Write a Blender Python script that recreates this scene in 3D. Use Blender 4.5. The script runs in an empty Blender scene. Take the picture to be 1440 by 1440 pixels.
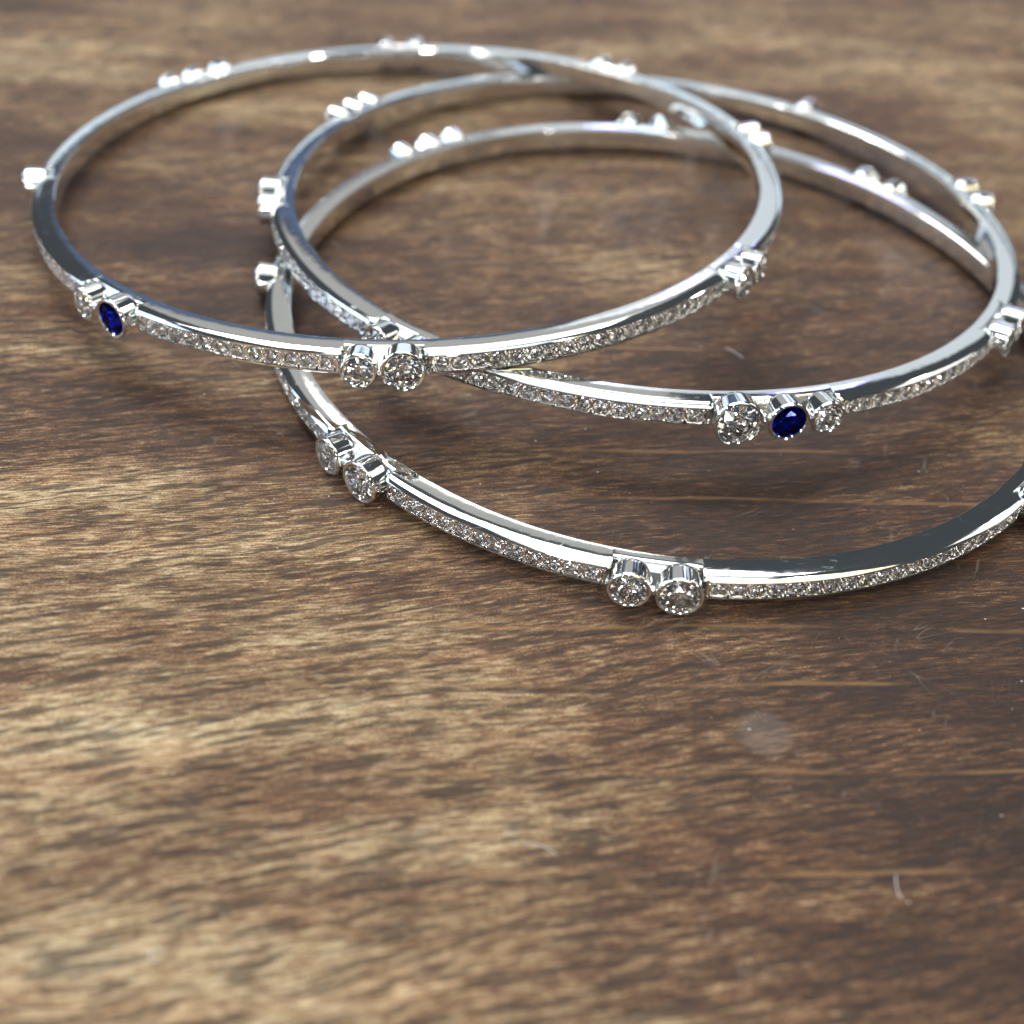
import bpy, bmesh, math, random
from mathutils import Vector, Matrix
random.seed(7)
S = bpy.context.scene
MM = 0.001
R_ = math.radians

# ---------------------------------------------------------------- camera
CAM_H, PITCH, FPX, ROLL = 57.6286, 0.7239, 1862.4, 0.0932
r = Vector((1, 0, 0)); fw = Vector((0, math.cos(PITCH), -math.sin(PITCH))); up = r.cross(fw)
c_, s_ = math.cos(ROLL), math.sin(ROLL)
cr = c_ * r + s_ * up; cu = -s_ * r + c_ * up
cam_data = bpy.data.cameras.new('camera')
cam = bpy.data.objects.new('camera', cam_data); S.collection.objects.link(cam)
cam.matrix_world = Matrix(((cr.x, cu.x, -fw.x, 0), (cr.y, cu.y, -fw.y, 0), (cr.z, cu.z, -fw.z, CAM_H * MM), (0, 0, 0, 1)))
cam_data.sensor_width = 36; cam_data.lens = FPX / 1440 * 36
cam_data.clip_start = 0.002; cam_data.clip_end = 50
cam_data.dof.use_dof = True; cam_data.dof.focus_distance = 0.0845
cam_data.dof.aperture_fstop = cam_data.lens / 1.75
S.camera = cam

# ---------------------------------------------------------------- light of the shop counter, plus added unseen panels
W = bpy.data.worlds.new('World'); S.world = W; W.use_nodes = True
bg = W.node_tree.nodes['Background']; bg.inputs[0].default_value = (0.80, 0.90, 1.0, 1); bg.inputs[1].default_value = 0.075
FOCUS = Vector((0.0, 0.085, 0.0))
def panel(name, az, el, dist, sx, sy, L, col, shape='RECTANGLE'):
    a, e = R_(az), R_(el)
    d = Vector((math.sin(a) * math.cos(e), math.cos(a) * math.cos(e), math.sin(e)))
    l = bpy.data.lights.new(name, 'AREA'); l.shape = shape; l.size = sx
    area = sx * sy
    if shape in ('DISK', 'ELLIPSE'): area *= math.pi / 4
    if shape in ('RECTANGLE', 'ELLIPSE'): l.size_y = sy
    l.energy = L * area * math.pi; l.color = col
    o = bpy.data.objects.new(name, l); S.collection.objects.link(o)
    o.location = FOCUS + d * dist
    o.rotation_euler = d.to_track_quat('Z', 'Y').to_euler()
    return o
panel('window_light', 0, 13, 1.8, 2.2, 0.26, 1.15, (0.76, 0.89, 1.0))
panel('window_light', 12, 22.5, 1.8, 0.85, 0.27, 0.75, (0.88, 0.95, 1.0))
panel('blue_fill_light', -14, 20.5, 1.8, 0.60, 0.12, 0.20, (0.25, 0.45, 1.0))  # unseen blue panel added for dark blue reflections in the metal
panel('wall_reflection_fill', -9, 34.5, 1.6, 0.82, 0.62, 0.40, (1.0, 0.97, 0.92))  # unseen glowing panel standing in for the reflection of a pale wall
panel('tube_lamp_light', -2, 38, 1.5, 0.45, 0.06, 3.2, (1.0, 0.97, 0.90))
panel('ceiling_light', -20, 66, 1.3, 1.20, 0.62, 4.6, (1.0, 0.98, 0.95))
panel('ceiling_light', 0, 98, 1.3, 0.9, 0.7, 1.5, (0.90, 0.96, 1.0))
panel('key_lamp_light', -38, 54, 1.3, 0.34, 0.34, 14, (1.0, 0.97, 0.92), 'DISK')
panel('side_window_light', -82, 30, 1.4, 0.8, 0.8, 3.4, (0.60, 0.78, 1.0))
panel('right_fill_light', 72, 33, 1.4, 0.5, 0.45, 1.5, (1.0, 0.96, 0.90))  # unseen panel added to brighten the dark right sides of the bezels
panel('warm_lamp_light', 125, 58, 1.2, 0.7, 0.5, 2.2, (1.0, 0.86, 0.52))
panel('front_fill_light', 205, 24, 1.4, 0.4, 0.4, 1.8, (0.92, 0.97, 1.0))  # unseen panel added behind the camera so the facets sparkle
for k, (az, el, sz, L) in enumerate([(34, 60, .07, 70), (62, 40, .06, 60), (-150, 62, .07, 70), (160, 30, .10, 70), (-120, 45, .06, 90), (95, 66, .06, 70), (185, 48, .06, 90), (-160, 14, .09, 70), (140, 8, .09, 70), (-95, 12, .10, 70), (100, 20, .08, 70), (180, 6, .09, 60), (-130, 22, .08, 80)]):
    panel('sparkle_light', az, el, 1.3, sz, sz, L, (1.0, 0.96, 0.9), 'DISK')  # small unseen discs added to make the stones sparkle
panel('violet_lamp_light', 3.5, 24, 1.2, 0.05, 0.07, 7, (0.42, 0.42, 1.0))
panel('violet_lamp_light', 15, 28, 1.2, 0.07, 0.07, 7, (0.42, 0.42, 1.0))
S.view_settings.view_transform = 'Standard'; S.view_settings.look = 'None'
S.view_settings.exposure = 0.0; S.view_settings.gamma = 1.0
S.cycles.max_bounces = 24; S.cycles.glossy_bounces = 10; S.cycles.transmission_bounces = 18; S.cycles.diffuse_bounces = 4
S.cycles.sample_clamp_indirect = 30; S.cycles.blur_glossy = 0.2

# ---------------------------------------------------------------- materials
class NT:
    def __init__(s, name):
        s.m = bpy.data.materials.new(name); s.m.use_nodes = True
        s.t = s.m.node_tree; s.t.nodes.clear(); s.out = s.t.nodes.new('ShaderNodeOutputMaterial')
    def n(s, typ, ins=None, **kw):
        nd = s.t.nodes.new('ShaderNode' + typ)
        for k, v in kw.items(): setattr(nd, k, v)
        for k, v in (ins or {}).items():
            if hasattr(v, 'links') or isinstance(v, bpy.types.NodeSocket): s.t.links.new(v, nd.inputs[k])
            else: nd.inputs[k].default_value = v
        return nd
    def math(s, op, a, b=None, c=None, clamp=False):
        nd = s.t.nodes.new('ShaderNodeMath'); nd.operation = op; nd.use_clamp = clamp
        for i, v in enumerate((a, b, c)):
            if v is None: continue
            if isinstance(v, bpy.types.NodeSocket): s.t.links.new(v, nd.inputs[i])
            else: nd.inputs[i].default_value = v
        return nd.outputs[0]
    def ramp(s, f, stops):
        nd = s.t.nodes.new('ShaderNodeValToRGB'); s.t.links.new(f, nd.inputs[0])
        e = nd.color_ramp.elements
        while len(e) < len(stops): e.new(0.5)
        for el, (p, col) in zip(e, stops):
            el.position = p; el.color = col if len(col) == 4 else (*col, 1)
        return nd.outputs[0]
    def mix(s, f, a, b, mode='MIX'):
        nd = s.t.nodes.new('ShaderNodeMix'); nd.data_type = 'RGBA'; nd.blend_type = mode
        for i, v in ((0, f), (6, a), (7, b)):
            if isinstance(v, bpy.types.NodeSocket): s.t.links.new(v, nd.inputs[i])
            else: nd.inputs[i].default_value = v if i == 0 else (*v, 1)
        return nd.outputs[2]
    def noise(s, vec, scale, detail=4, rough=.55, dist=0.0):
        return s.n('TexNoise', {'Vector': vec, 'Scale': scale, 'Detail': detail, 'Roughness': rough, 'Distortion': dist}).outputs[0]
    def step(s, v, a, b):
        nd = s.t.nodes.new('ShaderNodeMapRange'); nd.interpolation_type = 'SMOOTHSTEP'
        s.t.links.new(v, nd.inputs[0]); nd.inputs[1].default_value = a; nd.inputs[2].default_value = b
        return nd.outputs[0]

def metal(name, col, rough, scr=0.05):
    t = NT(name)
    co = t.n('TexCoord').outputs['Object']
    n1 = t.noise(co, 900, 3); n2 = t.noise(co, 420, 2); n3 = t.noise(co, 7000, 2)
    mp = t.n('Mapping', {'Vector': co, 'Rotation': (.3, .2, .7), 'Scale': (260, 900, 700)}).outputs[0]
    hair = t.math('SUBTRACT', 1.0, t.step(t.math('ABSOLUTE', t.math('SUBTRACT', t.noise(mp, 1.0, 2), .5)), .003, .012))
    hair = t.math('MULTIPLY', hair, t.step(t.noise(co, 500, 2), .5, .62))
    rg = t.math('ADD', t.math('MULTIPLY', n1, scr), rough - scr * .5)
    rg = t.math('ADD', rg, t.math('MULTIPLY', hair, .10))
    hh = t.math('ADD', t.math('MULTIPLY', n2, 1.0), t.math('MULTIPLY', n3, .02))
    bump = t.n('Bump', {'Height': hh, 'Strength': 0.5, 'Distance': 0.00003})
    p = t.n('BsdfPrincipled', {'Base Color': (*col, 1), 'Metallic': 1.0, 'Roughness': rg, 'Normal': bump.outputs[0]})
    t.t.links.new(p.outputs[0], t.out.inputs[0]); return t.m
M_GOLD = metal('polished_white_gold', (0.84, 0.865, 0.865), 0.065)
M_SEAT = metal('bright_cut_white_gold', (0.90, 0.90, 0.90), 0.18)

def gem(name, tints, iors, rough=0.0):
    t = NT(name); prev = None
    for col, ior in zip(tints, iors):
        g = t.n('BsdfGlass', {'Color': (*col, 1), 'IOR': ior, 'Roughness': rough}).outputs[0]
        if prev is not None:
            a = t.t.nodes.new('ShaderNodeAddShader'); t.t.links.new(prev, a.inputs[0]); t.t.links.new(g, a.inputs[1]); g = a.outputs[0]
        prev = g
    t.t.links.new(prev, t.out.inputs[0]); return t.m
M_DIA = gem('diamond', [(.99, .99, .99)], [2.42])
def sapphire_mat():
    t = NT('sapphire')
    g = t.n('BsdfGlass', {'Color': (0.16, 0.21, 0.64, 1), 'IOR': 1.77, 'Roughness': 0.0})
    t.t.links.new(g.outputs[0], t.out.inputs[0]); return t.m
M_SAP = sapphire_mat()

def wood():
    t = NT('stained_wood')
    co = t.n('TexCoord').outputs['Object']
    def mapped(ang, sx, sy, src=co):
        m0 = t.n('Mapping', {'Vector': src, 'Rotation': (0, 0, R_(-ang)), 'Scale': (1000, 1000, 1000)})
        return t.n('Mapping', {'Vector': m0.outputs[0], 'Scale': (sx, sy, 1)}).outputs[0]
    # slow wander of the grain
    wn = t.n('TexNoise', {'Vector': mapped(7, .05, .10), 'Scale': 1.0, 'Detail': 2.0})
    wsub = t.n('VectorMath', {0: wn.outputs['Color'], 1: (.5, .5, .5)}, operation='SUBTRACT').outputs[0]
    wsc = t.n('VectorMath', {0: wsub, 'Scale': 0.0022}, operation='SCALE').outputs[0]
    cw = t.n('VectorMath', {0: co, 1: wsc}, operation='ADD').outputs[0]
    sx = t.n('SeparateXYZ', {0: mapped(0, 1, 1)})
    strokes = t.noise(mapped(20, .34, 2.9, cw), 1.0, 5, .62)       # short dark pore strokes
    strokes2 = t.noise(mapped(18, .21, 1.75, cw), 1.0, 4, .6)
    fibre = t.noise(mapped(11, 1.2, 15.0, cw), 1.0, 4, .66)        # fine fibres
    fleck = t.noise(mapped(13, .55, 5.5, cw), 1.0, 4, .62)         # pale flecks
    patch = t.noise(mapped(9, .05, .20, cw), 1.0, 3, .55)
    grainy = t.noise(mapped(10, 7, 16, cw), 1.0, 3, .7)
    broad = t.noise(mapped(7, .018, .03), 1.0, 2, .5)
    # stain worn paler towards the left front, with reflected sheen painted in
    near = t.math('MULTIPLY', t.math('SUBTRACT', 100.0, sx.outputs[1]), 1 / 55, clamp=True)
    wear_sheen = t.math('MULTIPLY', t.math('ADD', t.math('MULTIPLY', sx.outputs[0], -.0085), .08), near)
    wear_sheen = t.math('ADD', wear_sheen, t.math('MULTIPLY', t.math('SUBTRACT', 48.0, sx.outputs[1]), .0028))
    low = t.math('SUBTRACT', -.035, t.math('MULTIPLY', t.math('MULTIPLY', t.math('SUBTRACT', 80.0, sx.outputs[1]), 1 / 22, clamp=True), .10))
    wear_sheen = t.math('MAXIMUM', t.math('MINIMUM', wear_sheen, .26), low)
    wear_sheen = t.math('ADD', wear_sheen, t.math('MULTIPLY', t.math('MULTIPLY', t.math('SUBTRACT', sx.outputs[1], 88.0), 1 / 45, clamp=True), .15))  # far wood lightened, haze painted into the colour
    def c0(x, w): return t.math('MULTIPLY', t.math('SUBTRACT', x, .5), w)
    v = t.math('ADD', t.math('ADD', c0(patch, .70), c0(broad, .75)), wear_sheen)
    v = t.math('ADD', v, c0(fibre, 1.0)); v = t.math('ADD', v, c0(fleck, 1.05)); v = t.math('ADD', v, c0(grainy, 1.0))
    v = t.math('ADD', v, .44)
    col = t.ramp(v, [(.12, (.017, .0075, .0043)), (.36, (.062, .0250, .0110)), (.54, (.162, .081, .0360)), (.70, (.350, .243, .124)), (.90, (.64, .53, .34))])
    pm = t.step(t.math('ADD', t.math('MULTIPLY', strokes, .50), t.math('MULTIPLY', strokes2, .50)), .487, .560)
    pm = t.math('MULTIPLY', pm, t.math('ADD', .50, t.math('MULTIPLY', t.step(fibre, .38, .58), .50)))
    col = t.mix(t.math('MULTIPLY', pm, .86), col, (.020, .0115, .009))
    # reddish areas of the stain
    red = t.noise(mapped(8, .06, .30, cw), 1.0, 3)
    col = t.mix(t.math('MULTIPLY', t.step(red, .48, .68), .28), col, t.mix(1.0, col, (1.1, .80, .70), 'MULTIPLY'))
    # pale growth rings
    gx = t.n('SeparateXYZ', {0: mapped(6.9, 1, 1)})
    wob = t.math('MULTIPLY', t.math('SUBTRACT', t.noise(mapped(7, .06, .3), 1.0, 3), .5), 1.6)
    vv = t.math('ADD', gx.outputs[1], wob)
    line = None
    for y0, wd in ((71.5, .22), (66.3, .2), (60.6, .12), (54.4, .26), (49.8, .22), (43.6, .24), (37.3, .22), (84, .25), (97, .3)):
        d = t.math('ABSOLUTE', t.math('SUBTRACT', vv, y0))
        g = t.math('SUBTRACT', 1.0, t.step(d, wd * .15, wd * 1.1))
        line = g if line is None else t.math('MAXIMUM', line, g)
    lm = t.math('MULTIPLY', t.math('MULTIPLY', line, t.step(gx.outputs[0], -14, 12)), t.step(t.noise(mapped(7, .10, .4)    , 1.0, 3), .40, .60))
    dk = None
    for y0, wd in ((71.1, .2), (65.9, .2), (54.0, .24), (49.45, .2), (43.2, .22), (36.9, .2)):
        g = t.math('SUBTRACT', 1.0, t.step(t.math('ABSOLUTE', t.math('SUBTRACT', vv, y0)), wd * .3, wd * 1.5))
        dk = g if dk is None else t.math('MAXIMUM', dk, g)
    dk = t.math('MULTIPLY', dk, t.step(gx.outputs[0], -14, 12))
    col = t.mix(t.math('MULTIPLY', dk, .5), col, (.02, .011, .008))
    col = t.mix(t.math('MULTIPLY', lm, .62), col, (.25, .135, .05))
    # dull round smudge in the varnish
    def spot(x, y, ra):
        dx = t.math('SUBTRACT', sx.outputs[0], x); dy = t.math('SUBTRACT', sx.outputs[1], y)
        d = t.math('SQRT', t.math('ADD', t.math('MULTIPLY', dx, dx), t.math('MULTIPLY', dy, dy)))
        d = t.math('ADD', d, t.math('MULTIPLY', t.noise(mapped(0, 1.5, 1.5), 1.0, 3), .5))
        return t.math('SUBTRACT', 1.0, t.step(d, ra, ra + .8))
    sp = t.math('MULTIPLY', spot(15.3, 48.5, 1.35), .17)
    col = t.mix(sp, col, (.30, .28, .26))
    # hairline scratches in the varnish
    sc = None
    for ang, fx, fy, seed in ((35, .10, .55, 3), (-40, .12, .6, 11), (75, .10, .7, 23)):
        mp = t.n('Mapping', {'Vector': mapped(ang, fx, fy), 'Location': (seed, seed * 2, 0)}).outputs[0]
        d = t.math('ABSOLUTE', t.math('SUBTRACT', t.noise(mp, 1.0, 1, .5), .5))
        g = t.math('SUBTRACT', 1.0, t.step(d, .0012, .0042))
        msk = t.step(t.noise(t.n('Mapping', {'Vector': mapped(0, .22, .22), 'Location': (seed * 5, 0, 0)}).outputs[0], 1.0, 2), .53, .66)
        g = t.math('MULTIPLY', g, msk)
        sc = g if sc is None else t.math('MAXIMUM', sc, g)
    col = t.mix(t.math('MULTIPLY', sc, .20), col, (.40, .36, .32))
    rough = t.math('ADD', t.math('MULTIPLY', t.noise(mapped(10, .5, 2.5, cw), 1.0, 4), .22), .37)
    rough = t.math('ADD', rough, t.math('MULTIPLY', sc, .2))
    h = t.math('ADD', t.math('MULTIPLY', pm, -.45), t.math('MULTIPLY', fibre, .55))
    h = t.math('ADD', h, t.math('MULTIPLY', grainy, .45)); h = t.math('ADD', h, t.math('MULTIPLY', fleck, .5))
    bump = t.n('Bump', {'Height': h, 'Strength': .55, 'Distance': 0.00016})
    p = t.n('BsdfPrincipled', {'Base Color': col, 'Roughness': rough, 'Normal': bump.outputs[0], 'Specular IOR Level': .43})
    t.t.links.new(p.outputs[0], t.out.inputs[0]); return t.m
M_WOOD = wood()
def plain(name, col, rough):
    t = NT(name)
    n = t.noise(t.n('TexCoord').outputs['Object'], 4000, 2)
    c = t.mix(n, tuple(x * .8 for x in col), col)
    p = t.n('BsdfPrincipled', {'Base Color': c, 'Roughness': rough})
    t.t.links.new(p.outputs[0], t.out.inputs[0]); return t.m
M_LINT = plain('pale_lint', (.72, .72, .72), .6)

# ---------------------------------------------------------------- helpers
def mesh_obj(name, bm, mat, parent=None, sharp=None, smooth=True):
    me = bpy.data.meshes.new(name); bm.normal_update(); bm.to_mesh(me); bm.free()
    me.materials.append(mat)
    if smooth:
        for p in me.polygons: p.use_smooth = True
        if sharp is not None: me.set_sharp_from_angle(angle=R_(sharp))
    o = bpy.data.objects.new(name, me); S.collection.objects.link(o)
    if parent: o.parent = parent
    return o
def inst(name, me, parent, mat4):
    o = bpy.data.objects.new(name, me); S.collection.objects.link(o)
    o.parent = parent; o.matrix_local = mat4
    return o

# ---------------------------------------------------------------- table
bm = bmesh.new()
bmesh.ops.create_cube(bm, size=1)
bmesh.ops.scale(bm, vec=(1.5, 1.0, 0.03), verts=bm.verts)
bmesh.ops.translate(bm, vec=(0.0, 0.25, -0.015), verts=bm.verts)
bmesh.ops.bevel(bm, geom=bm.edges[:], offset=0.003, segments=3, affect='EDGES')
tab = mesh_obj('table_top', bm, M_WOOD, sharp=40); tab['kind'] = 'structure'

# ---------------------------------------------------------------- gem and setting meshes (millimetres, axis +Z outwards)
def brilliant(bm, d, z_girdle, n=8, table=.56, crown=.15, pav=.42, seg2=True):
    """round brilliant: table, star + kite + girdle facets, pavilion to the culet"""
    rr = d / 2; m = 2 * n
    V = lambda ra, a, z: bm.verts.new((ra * math.cos(a) * MM, ra * math.sin(a) * MM, z * MM))
    T = [V(rr * table, 2 * math.pi * i / n, z_girdle + crown * d) for i in range(n)]
    K = [V(rr * .80, 2 * math.pi * (i + .5) / n, z_girdle + crown * d * .56) for i in range(n)]
    G = [V(rr, 2 * math.pi * i / m, z_girdle) for i in range(m)]
    H = [V(rr, 2 * math.pi * i / m, z_girdle - .025 * d) for i in range(m)]
    Pm = [V(rr * .30, 2 * math.pi * (i + .5) / n, z_girdle - pav * d * .74) for i in range(n)]
    C = V(0, 0, z_girdle - pav * d)
    f = bm.faces.new
    f(T)
    for i in range(n):
        j = (i + 1) % n
        f((T[i], K[i], T[j]))                       # star
        f((T[i], K[i - 1], G[2 * i], K[i]))         # kite
        f((K[i], G[2 * i], G[2 * i + 1])); f((K[i], G[2 * i + 1], G[(2 * i + 2) % m]))
        f((H[2 * i], Pm[i], H[2 * i + 1])); f((H[2 * i + 1], Pm[i], H[(2 * i + 2) % m]))
        f((H[2 * i], Pm[i - 1], C, Pm[i]))
    for i in range(m):
        j = (i + 1) % m; f((G[i], H[i], H[j], G[j]))
    bmesh.ops.recalc_face_normals(bm, faces=bm.faces[:])

def lathe(bm, prof, seg, sx=1.0):
    rings = []
    for ra, z in prof:
        if ra < 1e-6: rings.append([bm.verts.new((0, 0, z * MM))]); continue
        rings.append([bm.verts.new((ra * math.cos(2 * math.pi * i / seg) * MM, ra * math.sin(2 * math.pi * i / seg) * MM, z * MM)) for i in range(seg)])
    for a, b in zip(rings, rings[1:]):
        for i in range(seg):
            j = (i + 1) % seg
            if len(a) == 1: bm.faces.new((a[0], b[i], b[j]))
            elif len(b) == 1: bm.faces.new((a[i], a[j], b[0]))
            else: bm.faces.new((a[i], a[j], b[j], b[i]))
    bmesh.ops.recalc_face_normals(bm, faces=bm.faces[:])

# ---------------------------------------------------------------- the bangles
T_W, H_W, RAD = 1.86, 1.70, 31.0
BEZ_OUT, BEZ_IN = 0.98, -.98       # collet runs from inside the band to this far beyond its outer edge
PITCH_P = 1.19; D_P = 1.07; PLATE = -.10
CH = 0.78                            # depth of the pave channel
pave_me = []
for k in range(3):
    b = bmesh.new(); brilliant(b, D_P, 0, n=8, table=(.54, .58, .6)[k], crown=.15, pav=.43)
    me = bpy.data.meshes.new('pave_diamond'); b.to_mesh(me); b.free(); me.materials.append(M_DIA); pave_me.append(me)
bez_cache = {}
def bezel_meshes(d):
    """collet, diamond and sapphire meshes for an outer diameter d; z = 0 at the band's outer edge"""
    if d in bez_cache: return bez_cache[d]
    ro = d / 2; ri = ro - .28; zt = BEZ_OUT; gz = zt - .20
    prof = [(0, BEZ_IN), (ro * .50, BEZ_IN), (ro * .72, BEZ_IN + .07), (ro * .85, BEZ_IN + .20), (ro * .915, BEZ_IN + .40), (ro * .94, BEZ_IN + .62), (ro * .98, zt - .28), (ro * .984, zt - .24), (ro, zt - .18), (ro - .02, zt - .08), (ro - .07, zt - .02), (ro - .13, zt),
            (ro - .22, zt - .02), (ri, zt - .07), (ri - .012, gz + .03), (ri - .05, gz - .10), (ri * .32, gz - .78 * ri), (0, gz - .95 * ri)]
    b = bmesh.new(); lathe(b, prof, 40)
    me = bpy.data.meshes.new('bezel'); b.to_mesh(me); b.free(); me.materials.append(M_GOLD)
    for p in me.polygons: p.use_smooth = True
    me.set_sharp_from_angle(angle=R_(30))
    out = [me]
    for nm, mat, tb, cr_, pv in (('diamond', M_DIA, .56, .145, .425), ('sapphire', M_SAP, .60, .12, .40)):
        b = bmesh.new(); brilliant(b, 2 * ri - .015, gz, n=8 if nm == 'diamond' else 6, table=tb, crown=cr_, pav=pv)
        m2 = bpy.data.meshes.new(nm); b.to_mesh(m2); b.free(); m2.materials.append(mat); out.append(m2)
    bez_cache[d] = out
    return out

def bangle(label, cx, cy, cz, nx, ny, oa, ob, clusters, seed):
    rnd = random.Random(seed)
    n = Vector((nx, ny, 1)).normalized()
    e1 = (Vector((1, 0, 0)) - n * n.x).normalized(); e2 = n.cross(e1)
    root = bpy.data.objects.new('bangle', None); S.collection.objects.link(root)
    root.empty_display_size = .01
    root.matrix_world = Matrix(((e1.x, e2.x, n.x, cx * MM), (e1.y, e2.y, n.y, cy * MM), (e1.z, e2.z, n.z, cz * MM), (0, 0, 0, 1)))
    root['label'] = label; root['category'] = 'bangle'; root['group'] = 'diamond bangles lying crossed over each other'
    rad = lambda a: RAD + oa * math.cos(2 * a) + ob * math.sin(2 * a)
    def P(a, dr, z):
        q = rad(a) + dr; return Vector((q * math.cos(a) * MM, q * math.sin(a) * MM, z * MM))
    def local(a, dr, z, spin=0.0):
        rd = Vector((math.cos(a), math.sin(a), 0)); tg = Vector((-math.sin(a), math.cos(a), 0)); ax = Vector((0, 0, 1))
        # columns: x -> tangent, y -> axis up, z -> radial outwards
        m = Matrix((tg, ax, rd)).transposed().to_4x4(); 
        m = m @ Matrix.Rotation(spin, 4, 'Z'); m.translation = P(a, dr, z); return m
    # cluster zones (angles in degrees)
    zones = []
    for cl in clusters:
        lo = cl[0][0] - math.degrees(cl[0][1] * .46 / RAD); hi = cl[-1][0] + math.degrees(cl[-1][1] * .46 / RAD)
        zones.append((R_(lo), R_(hi)))
    zones.sort()
    # --- band: one swept tube of changing section
    h, t = H_W, T_W
    full = [(-t, .10), (-t - .012, h * .5), (-t, h - .09), (-t + .02, h - .035), (-t + .06, h - .008), (-t + .16, h), (-t + .62, h + .003), (-.90, h + .002), (-.52, h - .012), (-.40, h - .035), (-.24, h - .10), (-.09, h - .18), (0, h - .25), (0, h - .34), (-CH, h - .37),
            (-CH, .20), (0, .17), (0, .05), (-.05, 0.0), (-.4, -.01), (-t + .12, .0)]
    e = -t + .92                                        # the bare strip that carries a cluster
    thin = [(-t, .10), (-t - .012, h * .5), (-t, h - .09), (-t + .02, h - .035), (-t + .06, h - .008), (-t + .16, h), (-t + .5, h), (e - .18, h), (e - .11, h - .01), (e - .06, h - .03), (e - .03, h - .06), (e - .01, h - .12), (e, h - .26), (e, h - .34), (e, h - .37),
            (e, .20), (e, .14), (e - .01, .09), (e - .06, .04), (e - .2, 0.0), (-t + .12, .0)]
    stations = []
    zi = zones + [(zones[0][0] + 2 * math.pi, zones[0][1] + 2 * math.pi)]
    for (a0, a1), (b0, b1) in zip(zi, zi[1:]):
        k = max(2, int((a1 - a0) / R_(1.0)))
        for i in range(k + 1): stations.append((a0 + (a1 - a0) * i / k, thin))
        g = .014
        # rounded shoulder at either end of a pave run
        def mixp(f): return [(fx * f + tx * (1 - f), fz * f + tz * (1 - f)) for (fx, fz), (tx, tz) in zip(full, thin)]
        closed = [(x if i not in (14, 15) else -.005, z) for i, (x, z) in enumerate(full)]
        stations.append((a1 + .0005, mixp(.80)))
        stations.append((a1 + .004, mixp(.94)))
        stations.append((a1 + .009, closed)); stations.append((a1 + g, closed)); stations.append((a1 + g + .0004, full))
        k = max(3, int((b0 - a1 - 2 * g) / R_(.8)))
        for i in range(1, k): stations.append((a1 + g + (b0 - a1 - 2 * g) * i / k, full))
        stations.append((b0 - g - .0004, full)); stations.append((b0 - g, closed)); stations.append((b0 - .009, closed))
        stations.append((b0 - .004, mixp(.94))); stations.append((b0 - .0005, mixp(.80)))
    bm = bmesh.new(); ringsv = []
    for a, pr in stations: ringsv.append([bm.verts.new(P(a, x, z)) for x, z in pr])
    m = len(full)
    for A, B in zip(ringsv, ringsv[1:] + ringsv[:1]):
        for i in range(m):
            j = (i + 1) % m; bm.faces.new((A[i], B[i], B[j], A[j]))
    bmesh.ops.recalc_face_normals(bm, faces=bm.faces[:])
    mesh_obj('band', bm, M_GOLD, root, sharp=24)
    # --- pave stones and the grains that hold them
    zmid = (.20 + h - .37) / 2
    gb = bmesh.new(); sb = bmesh.new()
    def grain(a, z, rr):
        c = P(a, PLATE + .03, z); 
        q = bmesh.ops.create_icosphere(gb, subdivisions=1, radius=rr * MM)
        bmesh.ops.translate(gb, vec=c, verts=q['verts'])
    for (a0, a1), (b0, b1) in zip(zi, zi[1:]):
        s0, s1 = a1 + .016, b0 - .016
        k = int((s1 - s0) * RAD / PITCH_P)
        for i in range(k):
            a = s0 + (s1 - s0) * (i + .5) / k
            o = inst('pave_diamond', pave_me[rnd.randrange(3)], root, local(a + rnd.uniform(-.0008, .0008), PLATE + .01, zmid + rnd.uniform(-.015, .015), rnd.uniform(0, 6.28)) @ Matrix.Rotation(R_(rnd.uniform(-4, 4)), 4, 'X') @ Matrix.Rotation(R_(rnd.uniform(-4, 4)), 4, 'Y'))
        da = (s1 - s0) / k
        for i in range(k):                              # the drilled seat plate: one cell with a cone-shaped hole per stone
            a = s0 + da * (i + .5); M_ = 16; hw = da * .5; hz = .565
            sq, ho, mid_, lo = [], [], [], []
            for q in range(M_):
                th = 2 * math.pi * (q + .5) / M_; cx_, sx_ = math.cos(th), math.sin(th); f = 1 / max(abs(cx_), abs(sx_))
                sq.append(sb.verts.new(P(a + cx_ * f * hw, PLATE, zmid + sx_ * f * hz)))
                for lst, rr, dr in ((ho, D_P * .475, PLATE - .005), (mid_, D_P * .46, PLATE - .07), (lo, .10, PLATE - .53)):
                    lst.append(sb.verts.new(P(a + cx_ * rr / RAD, dr, zmid + sx_ * rr)))
            for q in range(M_):
                w_ = (q + 1) % M_
                for A, B in ((sq, ho), (ho, mid_), (mid_, lo)): sb.faces.new((A[q], A[w_], B[w_], B[q]))
            sb.faces.new(lo)
        for i in range(k + 1):
            a = s0 + (s1 - s0) * i / k
            for z in (zmid - .49, zmid - .30, zmid + .30, zmid + .49):
                for da in ((-.0042, .0042) if abs(z - zmid) > .4 else (0,)):
                    grain(a + da + rnd.uniform(-.0008, .0008), z + rnd.uniform(-.02, .02), rnd.uniform(.10, .14) if abs(z - zmid) > .4 else rnd.uniform(.08, .11))
    mesh_obj('seat_plate', sb, M_SEAT, root, sharp=25)
    g = mesh_obj('setting_grains', gb, M_SEAT, root); g['kind'] = 'stuff'
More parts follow.
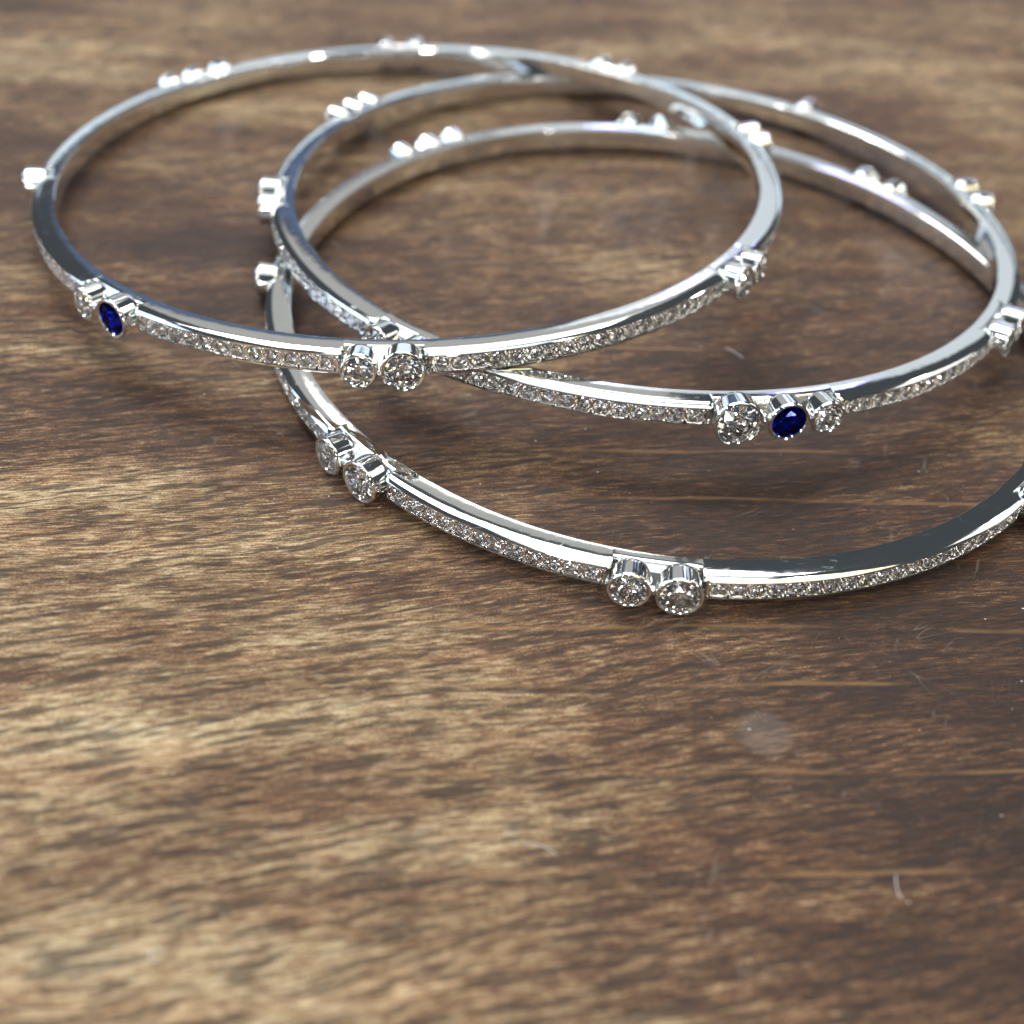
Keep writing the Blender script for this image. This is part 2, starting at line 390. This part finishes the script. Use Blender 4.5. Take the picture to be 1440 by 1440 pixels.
    # --- bezels and the bridges between them
    for cl in clusters:
        for deg, d, kind in cl:
            a = R_(deg); ms = bezel_meshes(d)
            bz = inst('bezel', ms[0], root, local(a, 0, h * .5 - .02))
            st = inst(kind, ms[1 if kind == 'diamond' else 2], bz, Matrix.Rotation(rnd.uniform(0, 6.28), 4, 'Z'))
            if kind == 'sapphire': st['label'] = 'deep blue round sapphire'
        for (d0, s0, _), (d1, s1, _) in zip(cl, cl[1:]):
            a0 = R_(d0) + s0 * .32 / RAD; a1 = R_(d1) - s1 * .32 / RAD
            b = bmesh.new(); cols = []
            K = 13
            for i in range(K):                         # ribbed (milgrain) plate from the thin band out to the stones
                a = a0 + (a1 - a0) * i / (K - 1)
                cols.append((a, [b.verts.new(P(a, x, z)) for x, z in
                    [(-t + .7, .08), (.15, .08), (.34, .22), (.34, .62), (.22, .86), (-.30, h - .16)] +
                    [(-.34 - (-.34 + t - .7) * q / 8, h - .14 + (.06 if q % 2 else 0.0)) for q in range(9)]]))
            mm = len(cols[0][1])
            for (_, A), (_, B) in zip(cols, cols[1:]):
                for i in range(mm):
                    j = (i + 1) % mm; b.faces.new((A[i], B[i], B[j], A[j]))
            b.faces.new(cols[0][1]); b.faces.new(list(reversed(cols[-1][1])))
            bmesh.ops.recalc_face_normals(b, faces=b.faces[:])
            mesh_obj('bridge', b, M_SEAT, root, smooth=False)
    return root

D, SA = 'diamond', 'sapphire'
# lowest bangle, flat on the table
bangle('lowest bangle lying flat on the wood, all clear diamonds, running off at right',
       10.5348, 89.055, .72, 0, 0, -.0728, -.1583,
       [[(2.0, 2.5, D), (7.2, 2.5, D)], [(47.0, 2.5, D), (52.6, 2.6, D)], [(89.5, 2.7, D), (95.0, 2.6, D)],
        [(127.3, 2.45, D), (132.2, 2.45, D), (137.7, 2.5, D)], [(182.0, 2.7, D)],
        [(223.4, 2.75, D), (229.5, 3.1, D)], [(264.5, 2.8, D), (270.05, 3.05, D)], [(321.0, 2.7, D), (326.6, 2.6, D)]], 1)
bangle('middle bangle, leaning on the lowest, with blue sapphire between two diamonds in front',
       8.6689, 101.306, 2.3771, -.0015, .066, -.0531, -.0129,
       [[(13.9, 2.5, D), (19.2, 2.5, D)], [(57.3, 2.8, D)], [(96.5, 2.5, D), (101.6, 2.4, D)],
        [(145.6, 2.45, D), (149.6, 2.45, D), (153.9, 2.45, D)], [(185.6, 2.6, D), (191.2, 2.6, D)],
        [(233.0, 2.6, D), (238.4, 2.7, D)], [(280.2, 3.45, D), (286.5, 2.95, SA), (291.7, 2.55, D)], [(327.8, 2.7, D), (333.4, 2.7, D)]], 2)
bangle('topmost bangle resting on both others, with blue sapphire beside one diamond at far left',
       -11.0046, 102.2878, 3.3546, -.0643, .0687, -.1294, -.0503,
       [[(15.8, 2.4, D), (20.2, 2.4, D)], [(54.6, 2.5, D), (59.6, 2.6, D)], [(96.2, 2.5, D), (101.7, 2.5, D)],
        [(133.4, 2.45, D), (138.8, 2.45, D), (144.0, 2.5, D)], [(188.0, 2.6, D)],
        [(229.9, 2.55, D), (235.8, 3.0, SA)], [(270.3, 2.6, D), (275.6, 3.05, D)], [(326.2, 2.7, D), (331.2, 2.5, D)]], 3)

# ---------------------------------------------------------------- lint and dust on the table
def fibre(label, pts, rad_mm):
    bm = bmesh.new(); prev = None; N = 5
    for i, (x, y, z) in enumerate(pts):
        p = Vector((x, y, z)); q = Vector(pts[min(i + 1, len(pts) - 1)]) - Vector(pts[max(i - 1, 0)])
        q.normalize(); s = q.cross(Vector((0, 0, 1))).normalized(); u = s.cross(q)
        rr = rad_mm * (.5 if i in (0, len(pts) - 1) else 1)
        ring = [bm.verts.new((p + (s * math.cos(6.283 * k / N) + u * math.sin(6.283 * k / N)) * rr) * MM) for k in range(N)]
        if prev:
            for k in range(N): bm.faces.new((prev[k], prev[(k + 1) % N], ring[(k + 1) % N], ring[k]))
        prev = ring
    o = mesh_obj('lint_fibre', bm, M_LINT); o['label'] = label; o['category'] = 'lint'; o['group'] = 'lint fibres on the table'
def arc(cx, cy, ra, a0, a1, n=10, z=.03, sq=1.0):
    return [(cx + ra * math.cos(R_(a0 + (a1 - a0) * i / n)), cy + ra * sq * math.sin(R_(a0 + (a1 - a0) * i / n)), z) for i in range(n + 1)]
fibre('pale arched lint fibre on the bare wood below the middle of the photo', arc(2.6, 38.0, 1.75, 42, 108), .028)
fibre('tiny curled ring of lint on the wood near the lower left corner', arc(-14.6, 31.7, .32, 0, 300), .022)
fibre('short upright pale lint thread on the bare wood at lower right', arc(23.6, 39.3, 2.3, 164, 200), .026)
fibre('short lint thread on the wood inside the middle bangle, behind its large front diamond', arc(13.6, 83.6, 3.6, 32, 62), .03)
bm = bmesh.new(); rnd = random.Random(5)
for i in range(900):
    x, y = rnd.uniform(-60, 60), rnd.uniform(28, 150)
    q = bmesh.ops.create_icosphere(bm, subdivisions=1, radius=rnd.choice((.012, .015, .018, .018, .022, .025, .03, .05)) * MM)
    bmesh.ops.scale(bm, vec=(rnd.uniform(.7, 2.2), rnd.uniform(.7, 1.3), .6), verts=q['verts'])
    bmesh.ops.translate(bm, vec=(x * MM, y * MM, .012 * MM), verts=q['verts'])
o = mesh_obj('dust_specks', bm, M_LINT); o['kind'] = 'stuff'; o['label'] = 'fine pale dust specks scattered over the wood'; o['category'] = 'dust'
